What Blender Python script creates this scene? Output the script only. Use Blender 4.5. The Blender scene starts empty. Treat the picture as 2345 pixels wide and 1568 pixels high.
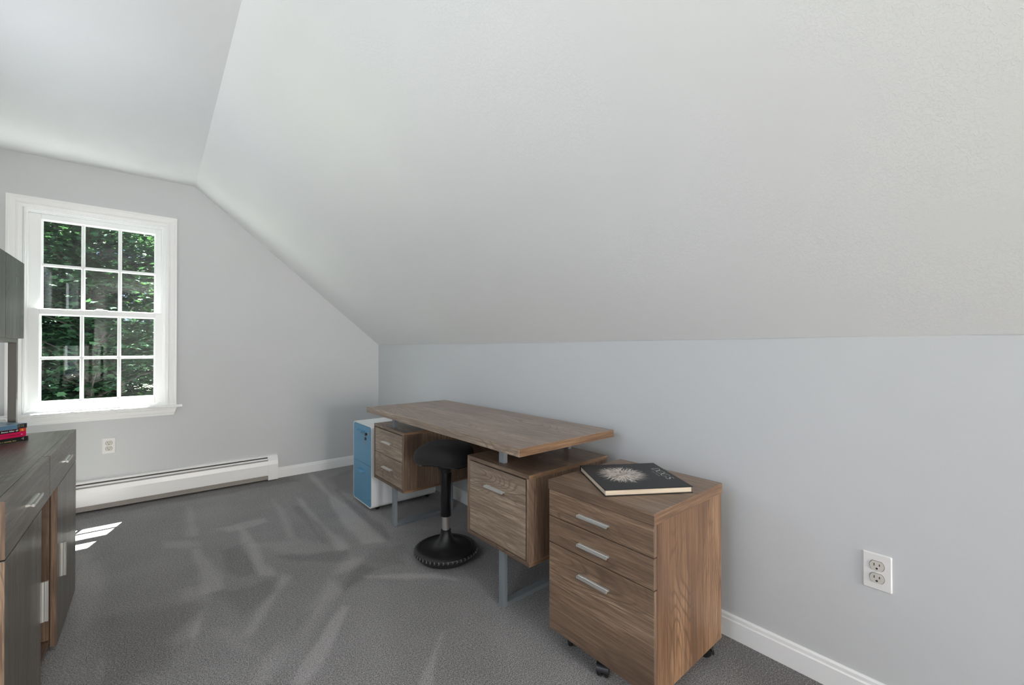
import bpy, bmesh, math, random
import numpy as np
from mathutils import Vector, Matrix
random.seed(7)
rng = np.random.default_rng(11)
S = bpy.context.scene
COL = S.collection
PI = math.pi

# ------------------------------------------------------------------ camera
F_PX, CY, YAW, PITCH, ROLL, CAM_H = 970.24, 792.05, 0.7001, 0.0057, -0.0003, 1.1457
cam = bpy.data.cameras.new('camera')
cam.sensor_fit = 'HORIZONTAL'
cam.sensor_width = 36.0
cam.lens = F_PX * 36.0 / 2345.0
cam.shift_y = (CY - 784.0) / 2345.0
cam.clip_start = 0.02
cam_o = bpy.data.objects.new('camera', cam)
COL.objects.link(cam_o)
cam_o.matrix_world = (Matrix.Translation((0, 0, CAM_H)) @ Matrix.Rotation(-YAW, 4, 'Z')
                      @ Matrix.Rotation(PI / 2 + PITCH, 4, 'X') @ Matrix.Rotation(ROLL, 4, 'Z'))
S.camera = cam_o

# ------------------------------------------------------------------ view, world, sun, big lights
S.view_settings.view_transform = 'Standard'
S.view_settings.look = 'None'
S.view_settings.gamma = 1.0
S.view_settings.use_curve_mapping = False
S.view_settings.exposure = 0.93
S.cycles.use_denoising = True
S.cycles.max_bounces = 12
S.cycles.diffuse_bounces = 7
S.cycles.transparent_max_bounces = 24
S.cycles.sample_clamp_indirect = 6.0

world = bpy.data.worlds.new('world')
S.world = world
world.use_nodes = True
wn = world.node_tree.nodes
bg = wn['Background']
sky = wn.new('ShaderNodeTexSky')
sky.sky_type = 'HOSEK_WILKIE'
sky.sun_direction = Vector((.132, .405, .786)).normalized()
sky.turbidity = 3.0
sky.ground_albedo = 0.3
world.node_tree.links.new(sky.outputs[0], bg.inputs['Color'])
bg.inputs['Strength'].default_value = 0.55

def add_light(name, kind, energy, color, loc, target=None, size=None, size_y=None, shape='RECTANGLE', angle=None):
    l = bpy.data.lights.new(name, kind)
    l.energy = energy
    l.color = color
    if kind == 'AREA':
        l.shape = shape
        l.size = size
        if size_y: l.size_y = size_y
    if kind == 'SUN': l.angle = angle
    o = bpy.data.objects.new(name, l)
    COL.objects.link(o)
    o.location = loc
    if target is not None:
        d = Vector(target) - Vector(loc)
        o.rotation_euler = d.to_track_quat('-Z', 'Y').to_euler()
    return o

SUN_E, SKY_E, BACK_E, SIDE_E, WARM_FILL_E, SIDE2_E, HIGH_FILL_E = 66.0, 3.0, 62.0, 7.6, 35.0, 8.0, 3.6
bg.inputs['Strength'].default_value = SKY_E
add_light('sun', 'SUN', SUN_E, (1.0, .97, .92), (1.3, 8, 9), (1.3 - .132, 8 - .405, 9 - .786), angle=0.006)
# fill light added at an invented opening in the wall behind the camera
add_light('back_fill', 'AREA', BACK_E, (1.0, .962, .92), (.53, -5.07, 1.25), (.53, 0, 1.25), size=.9, size_y=1.0)
# cool fill added at an unseen opening left of the camera
add_light('side_fill', 'AREA', SIDE_E, (.92, .96, 1.0), (-.93, .55, 1.45), (0, .55, 1.45), size=.95, size_y=1.2)
add_light('high_fill', 'AREA', HIGH_FILL_E, (.92, .96, 1.0), (-.90, 2.5, 1.76), (0, 2.5, 1.76), size=.9, size_y=.38)  # unseen fill light added above the hutch to brighten the far end
add_light('far_side_window_daylight', 'AREA', SIDE2_E, (1.0, .96, .90), (-.93, -3.3, 1.35), (0, -3.3, 1.35), size=.7, size_y=.85)
# warm fill added at an invented low opening behind the camera
add_light('warm_back_fill', 'AREA', WARM_FILL_E, (1.0, .87, .73), (1.38, -5.07, .65), (1.38, 0, .65), size=.5, size_y=1.15)

# ------------------------------------------------------------------ mesh helpers
def link(name, me, mat=None, parent=None, loc=None, label=None):
    o = bpy.data.objects.new(name, me)
    COL.objects.link(o)
    if mat is not None and me is not None:
        if isinstance(mat, (list, tuple)):
            for m in mat: me.materials.append(m)
        else: me.materials.append(mat)
    if loc is not None: o.location = loc
    if parent is not None: o.parent = parent
    if label: o['label'] = label
    return o

def bm_to(name, bm, mat=None, parent=None, loc=None, label=None, smooth=False):
    bmesh.ops.recalc_face_normals(bm, faces=bm.faces)
    me = bpy.data.meshes.new(name)
    bm.to_mesh(me)
    bm.free()
    if smooth:
        for p in me.polygons: p.use_smooth = True
        me.set_sharp_from_angle(angle=math.radians(38)) if hasattr(me, 'set_sharp_from_angle') else None
    return link(name, me, mat, parent, loc, label)

def thing(name, label, cat, loc=(0, 0, 0), rz=0, group=None):
    o = bpy.data.objects.new(name, None)
    COL.objects.link(o)
    o.empty_display_size = .05
    o.location = loc
    o.rotation_euler = (0, 0, rz)
    o['label'] = label
    o['category'] = cat
    if group: o['group'] = group
    return o

def tag(o, label, cat, group=None):
    o['label'] = label
    o['category'] = cat
    if group: o['group'] = group
    return o

def struct(o, label=None):
    o['kind'] = 'structure'
    if label: o['label'] = label
    return o

def add_box(bm, x0, x1, y0, y1, z0, z1, bev=0.0, seg=1, mi=0):
    vs = [bm.verts.new(c) for c in ((x0, y0, z0), (x1, y0, z0), (x1, y1, z0), (x0, y1, z0),
                                    (x0, y0, z1), (x1, y0, z1), (x1, y1, z1), (x0, y1, z1))]
    fs = [bm.faces.new([vs[i] for i in f]) for f in
          ((0, 3, 2, 1), (4, 5, 6, 7), (0, 1, 5, 4), (1, 2, 6, 5), (2, 3, 7, 6), (3, 0, 4, 7))]
    for f in fs: f.material_index = mi
    if bev > 0:
        es = set(e for f in fs for e in f.edges)
        bmesh.ops.bevel(bm, geom=list(es), offset=bev, segments=seg, affect='EDGES', profile=.5)

def box(name, x0, x1, y0, y1, z0, z1, mat, parent=None, bev=0.0, seg=1, label=None, smooth=False):
    bm = bmesh.new()
    add_box(bm, x0, x1, y0, y1, z0, z1, bev, seg)
    return bm_to(name, bm, mat, parent, None, label, smooth)

def band(o, axis, mat):
    o.data.materials.append(mat)
    for p in o.data.polygons:
        if abs(p.normal[axis]) > .9: p.material_index = 1
    return o

def prism(bm, pts, axis, a, b, mi=0):
    """closed outline pts (2-D) extruded along axis from a to b"""
    def P(p, t):
        if axis == 0: return (t, p[0], p[1])
        if axis == 1: return (p[0], t, p[1])
        return (p[0], p[1], t)
    lo = [bm.verts.new(P(p, a)) for p in pts]
    hi = [bm.verts.new(P(p, b)) for p in pts]
    n = len(pts)
    fs = [bm.faces.new(lo), bm.faces.new(list(reversed(hi)))]
    for i in range(n):
        j = (i + 1) % n
        fs.append(bm.faces.new((lo[i], hi[i], hi[j], lo[j])))
    for f in fs: f.material_index = mi

def lathe(bm, prof, cx=0, cy=0, n=64, cap0=False, cap1=False):
    rings = []
    for r, z in prof:
        if r < 1e-6:
            rings.append([bm.verts.new((cx, cy, z))])
        else:
            rings.append([bm.verts.new((cx + r * math.cos(2 * PI * k / n), cy + r * math.sin(2 * PI * k / n), z)) for k in range(n)])
    for a, b in zip(rings, rings[1:]):
        for k in range(n):
            l = (k + 1) % n
            if len(a) == 1 and len(b) == 1: continue
            if len(a) == 1: bm.faces.new((a[0], b[k], b[l]))
            elif len(b) == 1: bm.faces.new((a[k], b[0], a[l]))
            else: bm.faces.new((a[k], b[k], b[l], a[l]))
    if cap0 and len(rings[0]) > 1: bm.faces.new(list(reversed(rings[0])))
    if cap1 and len(rings[-1]) > 1: bm.faces.new(rings[-1])

def tube(bm, pts, r, n=10, closed=False):
    pts = [Vector(p) for p in pts]
    rings = []
    m = len(pts)
    for i, p in enumerate(pts):
        if closed: t = pts[(i + 1) % m] - pts[i - 1]
        else: t = pts[min(i + 1, m - 1)] - pts[max(i - 1, 0)]
        t.normalize()
        up = Vector((0, 0, 1)) if abs(t.z) < .9 else Vector((1, 0, 0))
        a = t.cross(up).normalized()
        b = t.cross(a).normalized()
        rr = r[i] if isinstance(r, (list, tuple)) else r
        rings.append([bm.verts.new(p + a * rr * math.cos(2 * PI * k / n) + b * rr * math.sin(2 * PI * k / n)) for k in range(n)])
    pairs = list(zip(rings, rings[1:])) + ([(rings[-1], rings[0])] if closed else [])
    for a, b in pairs:
        for k in range(n):
            l = (k + 1) % n
            bm.faces.new((a[k], a[l], b[l], b[k]))
    if not closed:
        bm.faces.new(rings[0])
        bm.faces.new(list(reversed(rings[-1])))

def rrect(w, h, r, n=6, cx=0, cy=0):
    out = []
    for qx, qy, a0 in ((1, 1, 0), (-1, 1, PI / 2), (-1, -1, PI), (1, -1, 3 * PI / 2)):
        for k in range(n + 1):
            a = a0 + k * PI / 2 / n
            out.append((cx + qx * (w / 2 - r) + r * math.cos(a), cy + qy * (h / 2 - r) + r * math.sin(a)))
    return out

def text_mesh(name, body, size, mat, parent, matrix, shear=0.0, extrude=0.0, bold=0.0, fit=None, label=None):
    cu = bpy.data.curves.new(name, 'FONT')
    cu.body = body
    cu.size = size
    cu.shear = shear
    cu.extrude = extrude
    cu.offset = bold
    cu.resolution_u = 3
    tmp = bpy.data.objects.new('tmp', cu)
    COL.objects.link(tmp)
    bpy.context.view_layer.update()
    me = bpy.data.meshes.new_from_object(tmp)
    bpy.data.objects.remove(tmp)
    if fit:
        xs = [v.co.x for v in me.vertices]
        s = fit / (max(xs) - min(xs))
        x0 = min(xs)
        for v in me.vertices: v.co.x = (v.co.x - x0) * s
    me.transform(matrix)
    me.name = name
    return link(name, me, mat, parent, label=label)

# ------------------------------------------------------------------ material helpers
class NT:
    def __init__(s, name):
        s.m = bpy.data.materials.new(name)
        s.m.use_nodes = True
        s.t = s.m.node_tree
        s.n = s.t.nodes
        s.b = s.n['Principled BSDF']
        s.out = s.n['Material Output']
    def __call__(s, typ, **kw):
        nd = s.n.new(typ)
        for k, v in kw.items():
            if k.startswith('i_'):
                key = k[2:]
                key = int(key) if key.isdigit() else key.replace('_', ' ')
                if hasattr(v, 'is_linked') or isinstance(v, bpy.types.NodeSocket): s.t.links.new(v, nd.inputs[key])
                else: nd.inputs[key].default_value = v
            else: setattr(nd, k, v)
        return nd
    def l(s, a, b): s.t.links.new(a, b)
    def math(s, op, a, b=None, c=None, clamp=False):
        nd = s.n.new('ShaderNodeMath')
        nd.operation = op
        nd.use_clamp = clamp
        for i, v in enumerate((a, b, c)):
            if v is None: continue
            if isinstance(v, bpy.types.NodeSocket): s.t.links.new(v, nd.inputs[i])
            else: nd.inputs[i].default_value = v
        return nd.outputs[0]
    def mix(s, f, a, b, mode='MIX'):
        nd = s.n.new('ShaderNodeMix')
        nd.data_type = 'RGBA'
        nd.blend_type = mode
        for k, v in ((0, f), (6, a), (7, b)):
            if isinstance(v, bpy.types.NodeSocket): s.t.links.new(v, nd.inputs[k])
            elif k == 0: nd.inputs[0].default_value = v
            else: nd.inputs[k].default_value = (*v, 1) if len(v) == 3 else v
        return nd.outputs[2]
    def ramp(s, f, stops, interp='LINEAR'):
        nd = s.n.new('ShaderNodeValToRGB')
        cr = nd.color_ramp
        cr.interpolation = interp
        while len(cr.elements) < len(stops): cr.elements.new(.5)
        for e, (p, c) in zip(cr.elements, stops):
            e.position = p
            e.color = (*c, 1) if not isinstance(c, (int, float)) else (c, c, c, 1)
        s.t.links.new(f, nd.inputs[0])
        return nd.outputs[0]
    def coord(s, kind='Object', scale=(1, 1, 1), loc=(0, 0, 0), rot=(0, 0, 0)):
        tc = s.n.new('ShaderNodeTexCoord')
        mp = s.n.new('ShaderNodeMapping')
        mp.inputs['Scale'].default_value = scale
        mp.inputs['Location'].default_value = loc
        mp.inputs['Rotation'].default_value = rot
        s.t.links.new(tc.outputs[kind], mp.inputs[0])
        return mp.outputs[0]
    def bump(s, h, strength, dist, normal=None):
        nd = s.n.new('ShaderNodeBump')
        nd.inputs['Strength'].default_value = strength
        nd.inputs['Distance'].default_value = dist
        s.t.links.new(h, nd.inputs['Height'])
        if normal is not None: s.t.links.new(normal, nd.inputs['Normal'])
        return nd.outputs[0]

def plain(name, col, rough=.5, metal=0.0, spec=.5, noise=0.0, nscale=80, bump=0.0, coat=0.0):
    g = NT(name)
    g.b.inputs['Base Color'].default_value = (*col, 1)
    g.b.inputs['Roughness'].default_value = rough
    g.b.inputs['Metallic'].default_value = metal
    g.b.inputs['Specular IOR Level'].default_value = spec
    g.b.inputs['Coat Weight'].default_value = coat
    if noise or bump:
        n = g('ShaderNodeTexNoise', i_Vector=g.coord(), i_Scale=nscale, i_Detail=3.0).outputs[0]
        if noise:
            lo = tuple(c * (1 - noise) for c in col)
            hi = tuple(min(1, c * (1 + noise)) for c in col)
            g.l(g.ramp(n, [(.3, lo), (.7, hi)]), g.b.inputs['Base Color'])
        if bump: g.l(g.bump(n, bump, .002), g.b.inputs['Normal'])
    return g.m

def wood(name, axis, tint=(1, 1, 1), rough=.40, seed=0.0):
    """taupe oak laminate, grain running along axis"""
    g = NT(name)
    info = g('ShaderNodeObjectInfo')
    tc = g('ShaderNodeTexCoord')
    off = g('ShaderNodeVectorMath', operation='SCALE', i_0=(7.3, 5.1, 9.7))
    g.l(info.outputs['Random'], off.inputs['Scale'])
    add = g('ShaderNodeVectorMath', operation='ADD')
    g.l(tc.outputs['Object'], add.inputs[0]); g.l(off.outputs[0], add.inputs[1])
    def stretched(long, cross):
        mp = g('ShaderNodeMapping')
        sc = [cross, cross, cross]; sc[axis] = long
        mp.inputs['Scale'].default_value = sc
        mp.inputs['Location'].default_value = (seed, seed * 1.7, seed * .6)
        g.l(add.outputs[0], mp.inputs[0])
        return mp.outputs[0]
    # broad tone bands
    band = g('ShaderNodeTexNoise', i_Vector=stretched(.9, 9), i_Scale=1.0, i_Detail=4.0, i_Roughness=.6).outputs[0]
    # cathedral contours: level lines of a smooth stretched field
    fld = g('ShaderNodeTexNoise', i_Vector=stretched(1.5, 7.0), i_Scale=1.0, i_Detail=1.2, i_Roughness=.4, i_Distortion=.25).outputs[0]
    rings = g.math('PINGPONG', g.math('MULTIPLY', fld, 26.0), .5)
    ringm = g.ramp(rings, [(.0, 1.0), (.10, .6), (.24, .0)])
    gate = g.ramp(g('ShaderNodeTexNoise', i_Vector=stretched(1.6, 6.0), i_Scale=1.3, i_Detail=2.0).outputs[0], [(.44, 0.12), (.60, 1.0)])
    ringm = g.math('MULTIPLY', ringm, gate)
    # straight fine pores
    fib = g('ShaderNodeTexNoise', i_Vector=stretched(7, 300), i_Scale=1.0, i_Detail=3.0, i_Roughness=.65).outputs[0]
    fibm = g.ramp(fib, [(.44, 1.0), (.56, 0.0)])
    fib2 = g('ShaderNodeTexNoise', i_Vector=stretched(3, 85), i_Scale=1.0, i_Detail=2.0).outputs[0]
    fib2m = g.ramp(fib2, [(.42, 1.0), (.60, 0.0)])
    T = lambda c: tuple(a * b for a, b in zip(c, tint))
    base = g.ramp(band, [(.28, T((.105, .066, .044))), (.42, T((.225, .148, .098))), (.56, T((.320, .218, .146))), (.74, T((.420, .300, .208)))])
    c = g.mix(g.math('MULTIPLY', ringm, .78), base, T((.095, .060, .042)))
    c = g.mix(g.math('MULTIPLY', fib2m, .48), c, T((.125, .078, .052)))
    c = g.mix(g.math('MULTIPLY', fibm, .60), c, T((.10, .062, .043)))
    g.l(c, g.b.inputs['Base Color'])
    g.b.inputs['Roughness'].default_value = rough
    g.b.inputs['Specular IOR Level'].default_value = .5
    h = g.math('MULTIPLY', g.math('ADD', fibm, ringm), -1.0)
    g.l(g.bump(h, .22, .0006), g.b.inputs['Normal'])
    return g.m

WX, WY, WZ = wood('wood_grain_x', 0), wood('wood_grain_y', 1), wood('wood_grain_z', 2)
WARMX = wood('warm_lit_edge_wood_x', 0, (1.10, .98, .82))  # same laminate, warm light from behind the camera put into the tint
COOL_SHEEN = (.72, .94, 1.14)  # cool window reflection put into the tint of the same laminate
GX, GY, GZ = wood('cool_sheen_wood_x', 0, COOL_SHEEN, .34), wood('cool_sheen_wood_y', 1, COOL_SHEEN, .34), wood('cool_sheen_wood_z', 2, COOL_SHEEN, .34)
DK = (.80, .88, .92)
DRW = wood('cool_lit_drawer_wood', 1, (1.42, 1.58, 1.70), .36, 6.0)  # same laminate, cool side light tinted into the drawer fronts
DY = wood('cool_sheen_desktop_wood', 1, (1.42, 1.58, 1.74), .33, 3.1)  # grey reflection on the desktop is put into this tint

def paint(name, col, orange=0.0, rough=.75):
    g = NT(name)
    n = g('ShaderNodeTexNoise', i_Vector=g.coord('Object'), i_Scale=1.2, i_Detail=2.0).outputs[0]
    g.l(g.ramp(n, [(.3, tuple(c * .985 for c in col)), (.7, tuple(min(1, c * 1.015) for c in col))]), g.b.inputs['Base Color'])
    g.b.inputs['Roughness'].default_value = rough
    g.b.inputs['Specular IOR Level'].default_value = .25
    fine = g('ShaderNodeTexNoise', i_Vector=g.coord('Object'), i_Scale=190.0, i_Detail=2.0).outputs[0]
    nrm = g.bump(fine, .10, .001)
    if orange:
        v = g('ShaderNodeTexNoise', i_Vector=g.coord('Object', scale=(1.0, 1.35, 1.0)), i_Scale=88.0, i_Detail=4.0, i_Roughness=.62, i_Distortion=.7).outputs[0]
        k = g.ramp(v, [(.47, 0.0), (.56, 1.0)])
        area = g.ramp(g('ShaderNodeTexNoise', i_Vector=g.coord('Object'), i_Scale=2.3, i_Detail=2.0).outputs[0], [(.44, .10), (.62, 1.0)])
        nrm = g.bump(g.math('MULTIPLY', k, area), orange, .0022, nrm)
    g.l(nrm, g.b.inputs['Normal'])
    return g.m

M_WALL = paint('wall_paint_grey', (.60, .612, .622))
M_CEIL = paint('ceiling_paint_white', (.835, .84, .845), .0)
M_SLOPE = paint('textured_ceiling_paint', (.815, .816, .812), .22)
M_TRIM = plain('white_trim_paint', (.87, .875, .875), .35)
M_VINYL = plain('white_vinyl', (.86, .87, .875), .30)
M_HEAT = plain('heater_enamel', (.90, .90, .90), .30)
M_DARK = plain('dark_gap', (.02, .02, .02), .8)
M_FIN = plain('heater_fins', (.30, .28, .26), .5, .3)
M_PLATE = plain('outlet_plate_white', (.80, .79, .78), .28)
M_RECEP = plain('receptacle_almond', (.62, .59, .54), .35)
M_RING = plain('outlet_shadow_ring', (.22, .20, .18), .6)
M_SLOT = plain('slot_dark', (.03, .025, .025), .6)
M_ALU = plain('brushed_aluminium', (.66, .66, .64), .30, .70)
M_LEG = plain('grey_metal_frame', (.27, .30, .32), .36, .25)
M_POST = plain('hutch_metal_post', (.11, .105, .095), .42, .3)
M_BLK = plain('black_plastic', (.012, .012, .013), .42, noise=.2, nscale=400, bump=.15)
M_BLKG = plain('black_gloss_plastic', (.010, .010, .011), .22)
M_CAST = plain('caster_black', (.014, .014, .015), .35)
M_CHROME = plain('chrome', (.8, .8, .8), .12, 1.0)
M_SIL = plain('satin_steel_tube', (.62, .60, .57), .30, .85)
M_BLUE = plain('blue_powder_coat', (.115, .30, .46), .45, noise=.03, nscale=600, bump=.05)
M_WHT = plain('white_powder_coat', (.80, .82, .83), .38)
M_EDGE = plain('pale_edge_band', (.30, .235, .18), .45)

def fabric():
    g = NT('black_mesh_fabric')
    w = g('ShaderNodeTexNoise', i_Vector=g.coord(), i_Scale=900.0, i_Detail=1.0).outputs[0]
    g.l(g.ramp(w, [(.35, (.005, .005, .005)), (.7, (.018, .017, .016))]), g.b.inputs['Base Color'])
    g.b.inputs['Roughness'].default_value = .85
    g.b.inputs['Sheen Weight'].default_value = .08
    g.b.inputs['Sheen Roughness'].default_value = .4
    g.l(g.bump(w, .4, .0008), g.b.inputs['Normal'])
    return g.m
M_FAB = fabric()

def carpet():
    g = NT('grey_cut_pile_carpet')
    at = g('ShaderNodeAttribute', attribute_name='pile')
    v = at.outputs['Fac']
    c1 = g('ShaderNodeTexNoise', i_Vector=g.coord('Object'), i_Scale=260.0, i_Detail=3.0, i_Roughness=.8).outputs[0]
    c2 = g('ShaderNodeTexNoise', i_Vector=g.coord('Object', scale=(1, 1, 1)), i_Scale=120.0, i_Detail=3.0, i_Roughness=.7).outputs[0]
    big = g('ShaderNodeTexNoise', i_Vector=g.coord('Object'), i_Scale=3.2, i_Detail=4.0, i_Roughness=.6).outputs[0]
    s = g.math('ADD', g.math('MULTIPLY', g.math('SUBTRACT', c1, .5), 4.6), g.math('MULTIPLY', g.math('SUBTRACT', c2, .5), 1.0))
    s = g.math('ADD', s, g.math('MULTIPLY', g.math('SUBTRACT', v, .5), .78))
    s = g.math('ADD', s, g.math('MULTIPLY', g.math('SUBTRACT', big, .5), .30))
    s = g.math('ADD', s, .5, clamp=True)
    g.l(g.ramp(s, [(.0, (.10, .095, .093)), (.5, (.325, .316, .314)), (1.0, (.60, .58, .575))]), g.b.inputs['Base Color'])
    g.b.inputs['Roughness'].default_value = .95
    g.b.inputs['Specular IOR Level'].default_value = .1
    g.b.inputs['Sheen Weight'].default_value = .25
    g.b.inputs['Sheen Roughness'].default_value = .5
    h = g.math('ADD', c1, g.math('MULTIPLY', c2, .6))
    g.l(g.bump(h, .9, .006), g.b.inputs['Normal'])
    return g.m
M_CARPET = carpet()

def glass():
    g = NT('window_glass')
    tr = g('ShaderNodeBsdfTransparent')
    tr.inputs[0].default_value = (.93, .96, .95, 1)
    gl = g('ShaderNodeBsdfGlossy')
    gl.inputs['Roughness'].default_value = .02
    lw = g('ShaderNodeLayerWeight')
    fr = g.math('ADD', g.math('MULTIPLY', g.math('POWER', lw.outputs['Facing'], 5.0), .95), .045)
    mx = g('ShaderNodeMixShader')
    g.l(fr, mx.inputs[0])
    g.l(tr.outputs[0], mx.inputs[1]); g.l(gl.outputs[0], mx.inputs[2])
    g.l(mx.outputs[0], g.out.inputs['Surface'])
    return g.m
M_GLASS = glass()

# ------------------------------------------------------------------ room
XW, YW, KZ, XS, ZC = 1.758, 4.217, 1.182, .242, 2.439      # knee wall, window wall, knee height, slope break, flat height
XL, YB = -.86, -5.00
T = .14
WX0, WX1, WZ0, WZ1 = -.668, .062, .71, 2.098                # rough opening inside the casing

# floor with a pile-direction attribute (vacuum tracks and window light painted in)
def ground(px, py):
    r = (px - 1172.5) / F_PX; u = -(py - CY) / F_PX; d = 1.0
    c, s = math.cos(ROLL), math.sin(ROLL); r, u = c * r - s * u, s * r + c * u
    c, s = math.cos(PITCH), math.sin(PITCH); d, u = c * d - s * u, s * d + c * u
    c, s = math.cos(YAW), math.sin(YAW)
    X, Y = c * r + s * d, -s * r + c * d
    t = -CAM_H / u
    return np.array((X * t, Y * t))

def make_floor():
    st = .011
    xs = np.arange(XL - .05, XW + .05, st); ys = np.concatenate([[YB - .05, -3, -1.5], np.arange(-.6, YW + .05, st)])
    nx, ny = len(xs), len(ys)
    gx, gy = np.meshgrid(xs, ys)
    val = np.zeros_like(gx)
    def noise2(fx, fy, ph):
        return (np.sin(gx * fx + ph) * np.cos(gy * fy * .8 + ph * 2.1) + np.sin(gx * fx * 2.3 - gy * fy * 1.1 + ph * .7) * .5)
    wob = noise2(9, 7, 1.3) * .014 + noise2(23, 19, .4) * .006
    # vacuum tracks and painted light (corners seen on the photograph, laid on the floor)
    V = lambda x, y: ground(170 + .7313 * x, 1006 + .7313 * y)
    polys = [([(740, 110), (790, 150), (975, 320), (900, 330), (800, 200)], .34, .03), ([(700, 180), (735, 215), (880, 340), (830, 345), (740, 240)], .30, .03),
             ([(630, 200), (650, 215), (700, 310), (665, 310)], .22, .03), ([(520, 280), (535, 285), (630, 425), (570, 430)], .30, .025),
             ([(430, 280), (600, 245), (610, 258), (480, 292)], .26, .03), ([(350, 210), (372, 210), (385, 300), (355, 300)], .18, .03),
             ([(270, 318), (400, 320), (400, 338), (280, 340)], .20, .03), ([(358, 340), (395, 340), (480, 465), (410, 480)], .26, .03),
             ([(390, 480), (405, 520), (330, 768), (270, 768), (380, 600)], .34, .03), ([(300, 630), (385, 560), (395, 600), (310, 650)], .18, .04),
             ([(650, 420), (680, 430), (560, 610), (530, 610)], .24, .03), ([(860, 370), (900, 370), (620, 768), (560, 768)], .24, .05),
             ([(840, 520), (870, 520), (720, 768), (680, 768)], .30, .02), ([(1145, 600), (1160, 600), (1110, 768), (1090, 768)], .26, .015),
             ([(900, 425), (1130, 420), (1160, 432), (920, 436)], .32, .02), ([(0, 350), (60, 360), (95, 470), (60, 560), (0, 650)], .18, .05),
             ([(80, 690), (95, 690), (90, 768), (65, 768)], .26, .02), ([(430, 590), (490, 590), (530, 650), (480, 640)], .14, .04),
             ([(1000, 185), (1190, 200), (1230, 290), (1010, 280)], .22, .08), ([(570, 330), (700, 310), (860, 330), (720, 365)], .14, .05),  # first patch: window light between the desk legs, painted into the carpet
             ([(600, 440), (660, 420), (700, 450), (640, 480)], .10, .04), ([(330, 470), (400, 455), (410, 500), (340, 510)], .16, .04),
             ([(820, 430), (900, 395), (960, 400), (850, 470)], -.30, .04), ([(640, 365), (850, 350), (860, 375), (700, 382)], -.18, .03),
             ([(450, 480), (640, 430), (650, 470), (520, 560)], -.18, .04), ([(0, 200), (640, 105), (700, 130), (0, 252)], -.26, .06),
             ([(800, 120), (870, 90), (870, 170), (820, 160)], -.22, .05), ([(800, 148), (830, 160), (1000, 308), (980, 318)], -.20, .02),
             ([(90, 560), (380, 500), (300, 720), (60, 790)], -.16, .07), ([(690, 210), (712, 215), (800, 330), (770, 330)], -.16, .02),
             ([(470, 350), (530, 330), (580, 420), (500, 440)], -.20, .03), ([(700, 560), (760, 520), (640, 768), (600, 768)], -.16, .03),
             ([(930, 340), (1040, 325), (1030, 390), (900, 395)], -.16, .04), ([(1010, 560), (1300, 540), (1340, 768), (980, 768)], -.08, .10),
             ([(1900, 500), (2500, 500), (2600, 1100), (2250, 1100)], -.38, .25)]  # last patch: broad darker area along the knee wall
    for pts, h, e in polys:
        q = np.array([V(*p) for p in pts])
        ar = sum(q[k][0] * q[(k + 1) % len(q)][1] - q[(k + 1) % len(q)][0] * q[k][1] for k in range(len(q)))
        if ar < 0: q = q[::-1]
        dist = np.full_like(gx, -1e9)
        for k in range(len(q)):
            a, b = q[k], q[(k + 1) % len(q)]
            d = (b - a) / np.hypot(*(b - a))
            dist = np.maximum(dist, (gx - a[0]) * d[1] - (gy - a[1]) * d[0] + wob)
        val += 1.15 * h * np.clip(.5 - dist / (1.1 * e), 0, 1)
    # a faint sweep fan everywhere
    ang = np.arctan2(gx - .2, gy + 1.2)
    val += .05 * np.tanh(3 * np.sin(ang * 34 + noise2(3, 2, .2) * 1.2)) * (.5 + .5 * np.sin(gy * 1.7 + gx * 2))
    val += noise2(5, 4, 2.2) * .03
    co = np.stack([gx.ravel(), gy.ravel(), np.zeros(nx * ny)], 1)
    idx = np.arange(nx * ny).reshape(ny, nx)
    q = np.stack([idx[:-1, :-1].ravel(), idx[:-1, 1:].ravel(), idx[1:, 1:].ravel(), idx[1:, :-1].ravel()], 1)
    me = bpy.data.meshes.new('floor')
    me.from_pydata(co.tolist(), [], q.tolist())
    at = me.attributes.new('pile', 'FLOAT', 'POINT')
    at.data.foreach_set('value', (val.ravel() + .42).astype(np.float32))
    return struct(link('floor', me, M_CARPET), 'grey cut-pile carpet with vacuum tracks and painted window light')
make_floor()

# window wall (gable end) as one mesh around the opening
bm = bmesh.new()
def slope_z(x): return KZ + (XW - x) * (ZC - KZ) / (XW - XS)
for pts in ([(XL - T, -.05), (WX0, -.05), (WX0, ZC + .06), (XL - T, ZC + .06)],
            [(WX0, -.05), (WX1, -.05), (WX1, WZ0), (WX0, WZ0)],
            [(WX0, WZ1), (WX1, WZ1), (WX1, ZC + .06), (WX0, ZC + .06)],
            [(WX1, -.05), (XW + T, -.05), (XW + T, slope_z(XW + T) + .06), (XS, ZC + .06), (WX1, ZC + .06)]):
    prism(bm, pts, 1, YW, YW + T)
struct(bm_to('wall_front', bm, M_WALL), 'light grey gable wall with the window')
SY0, SY1, SZ0, SZ1 = .03, 1.07, .80, 2.10
bm = bmesh.new()
add_box(bm, XL - T, XL, YB, -3.68, -.05, ZC + .06)
add_box(bm, XL - T, XL, -3.68, -2.92, -.05, .90)
add_box(bm, XL - T, XL, -3.68, -2.92, 1.80, ZC + .06)
add_box(bm, XL - T, XL, -2.92, SY0, -.05, ZC + .06)
add_box(bm, XL - T, XL, SY1, 2.03, -.05, ZC + .06)
add_box(bm, XL - T, XL, 2.03, 2.97, -.05, 1.56)
add_box(bm, XL - T, XL, 2.03, 2.97, 1.96, ZC + .06)
add_box(bm, XL - T, XL, 2.97, YW, -.05, ZC + .06)
add_box(bm, XL - T, XL, SY0, SY1, -.05, SZ0)
add_box(bm, XL - T, XL, SY0, SY1, SZ1, ZC + .06)
struct(bm_to('wall_left', bm, M_WALL), 'light grey wall behind the credenza')
struct(box('wall_right', XW, XW + T, YB, YW, -.05, KZ + .001, M_WALL), 'low light grey knee wall under the slope')
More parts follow.
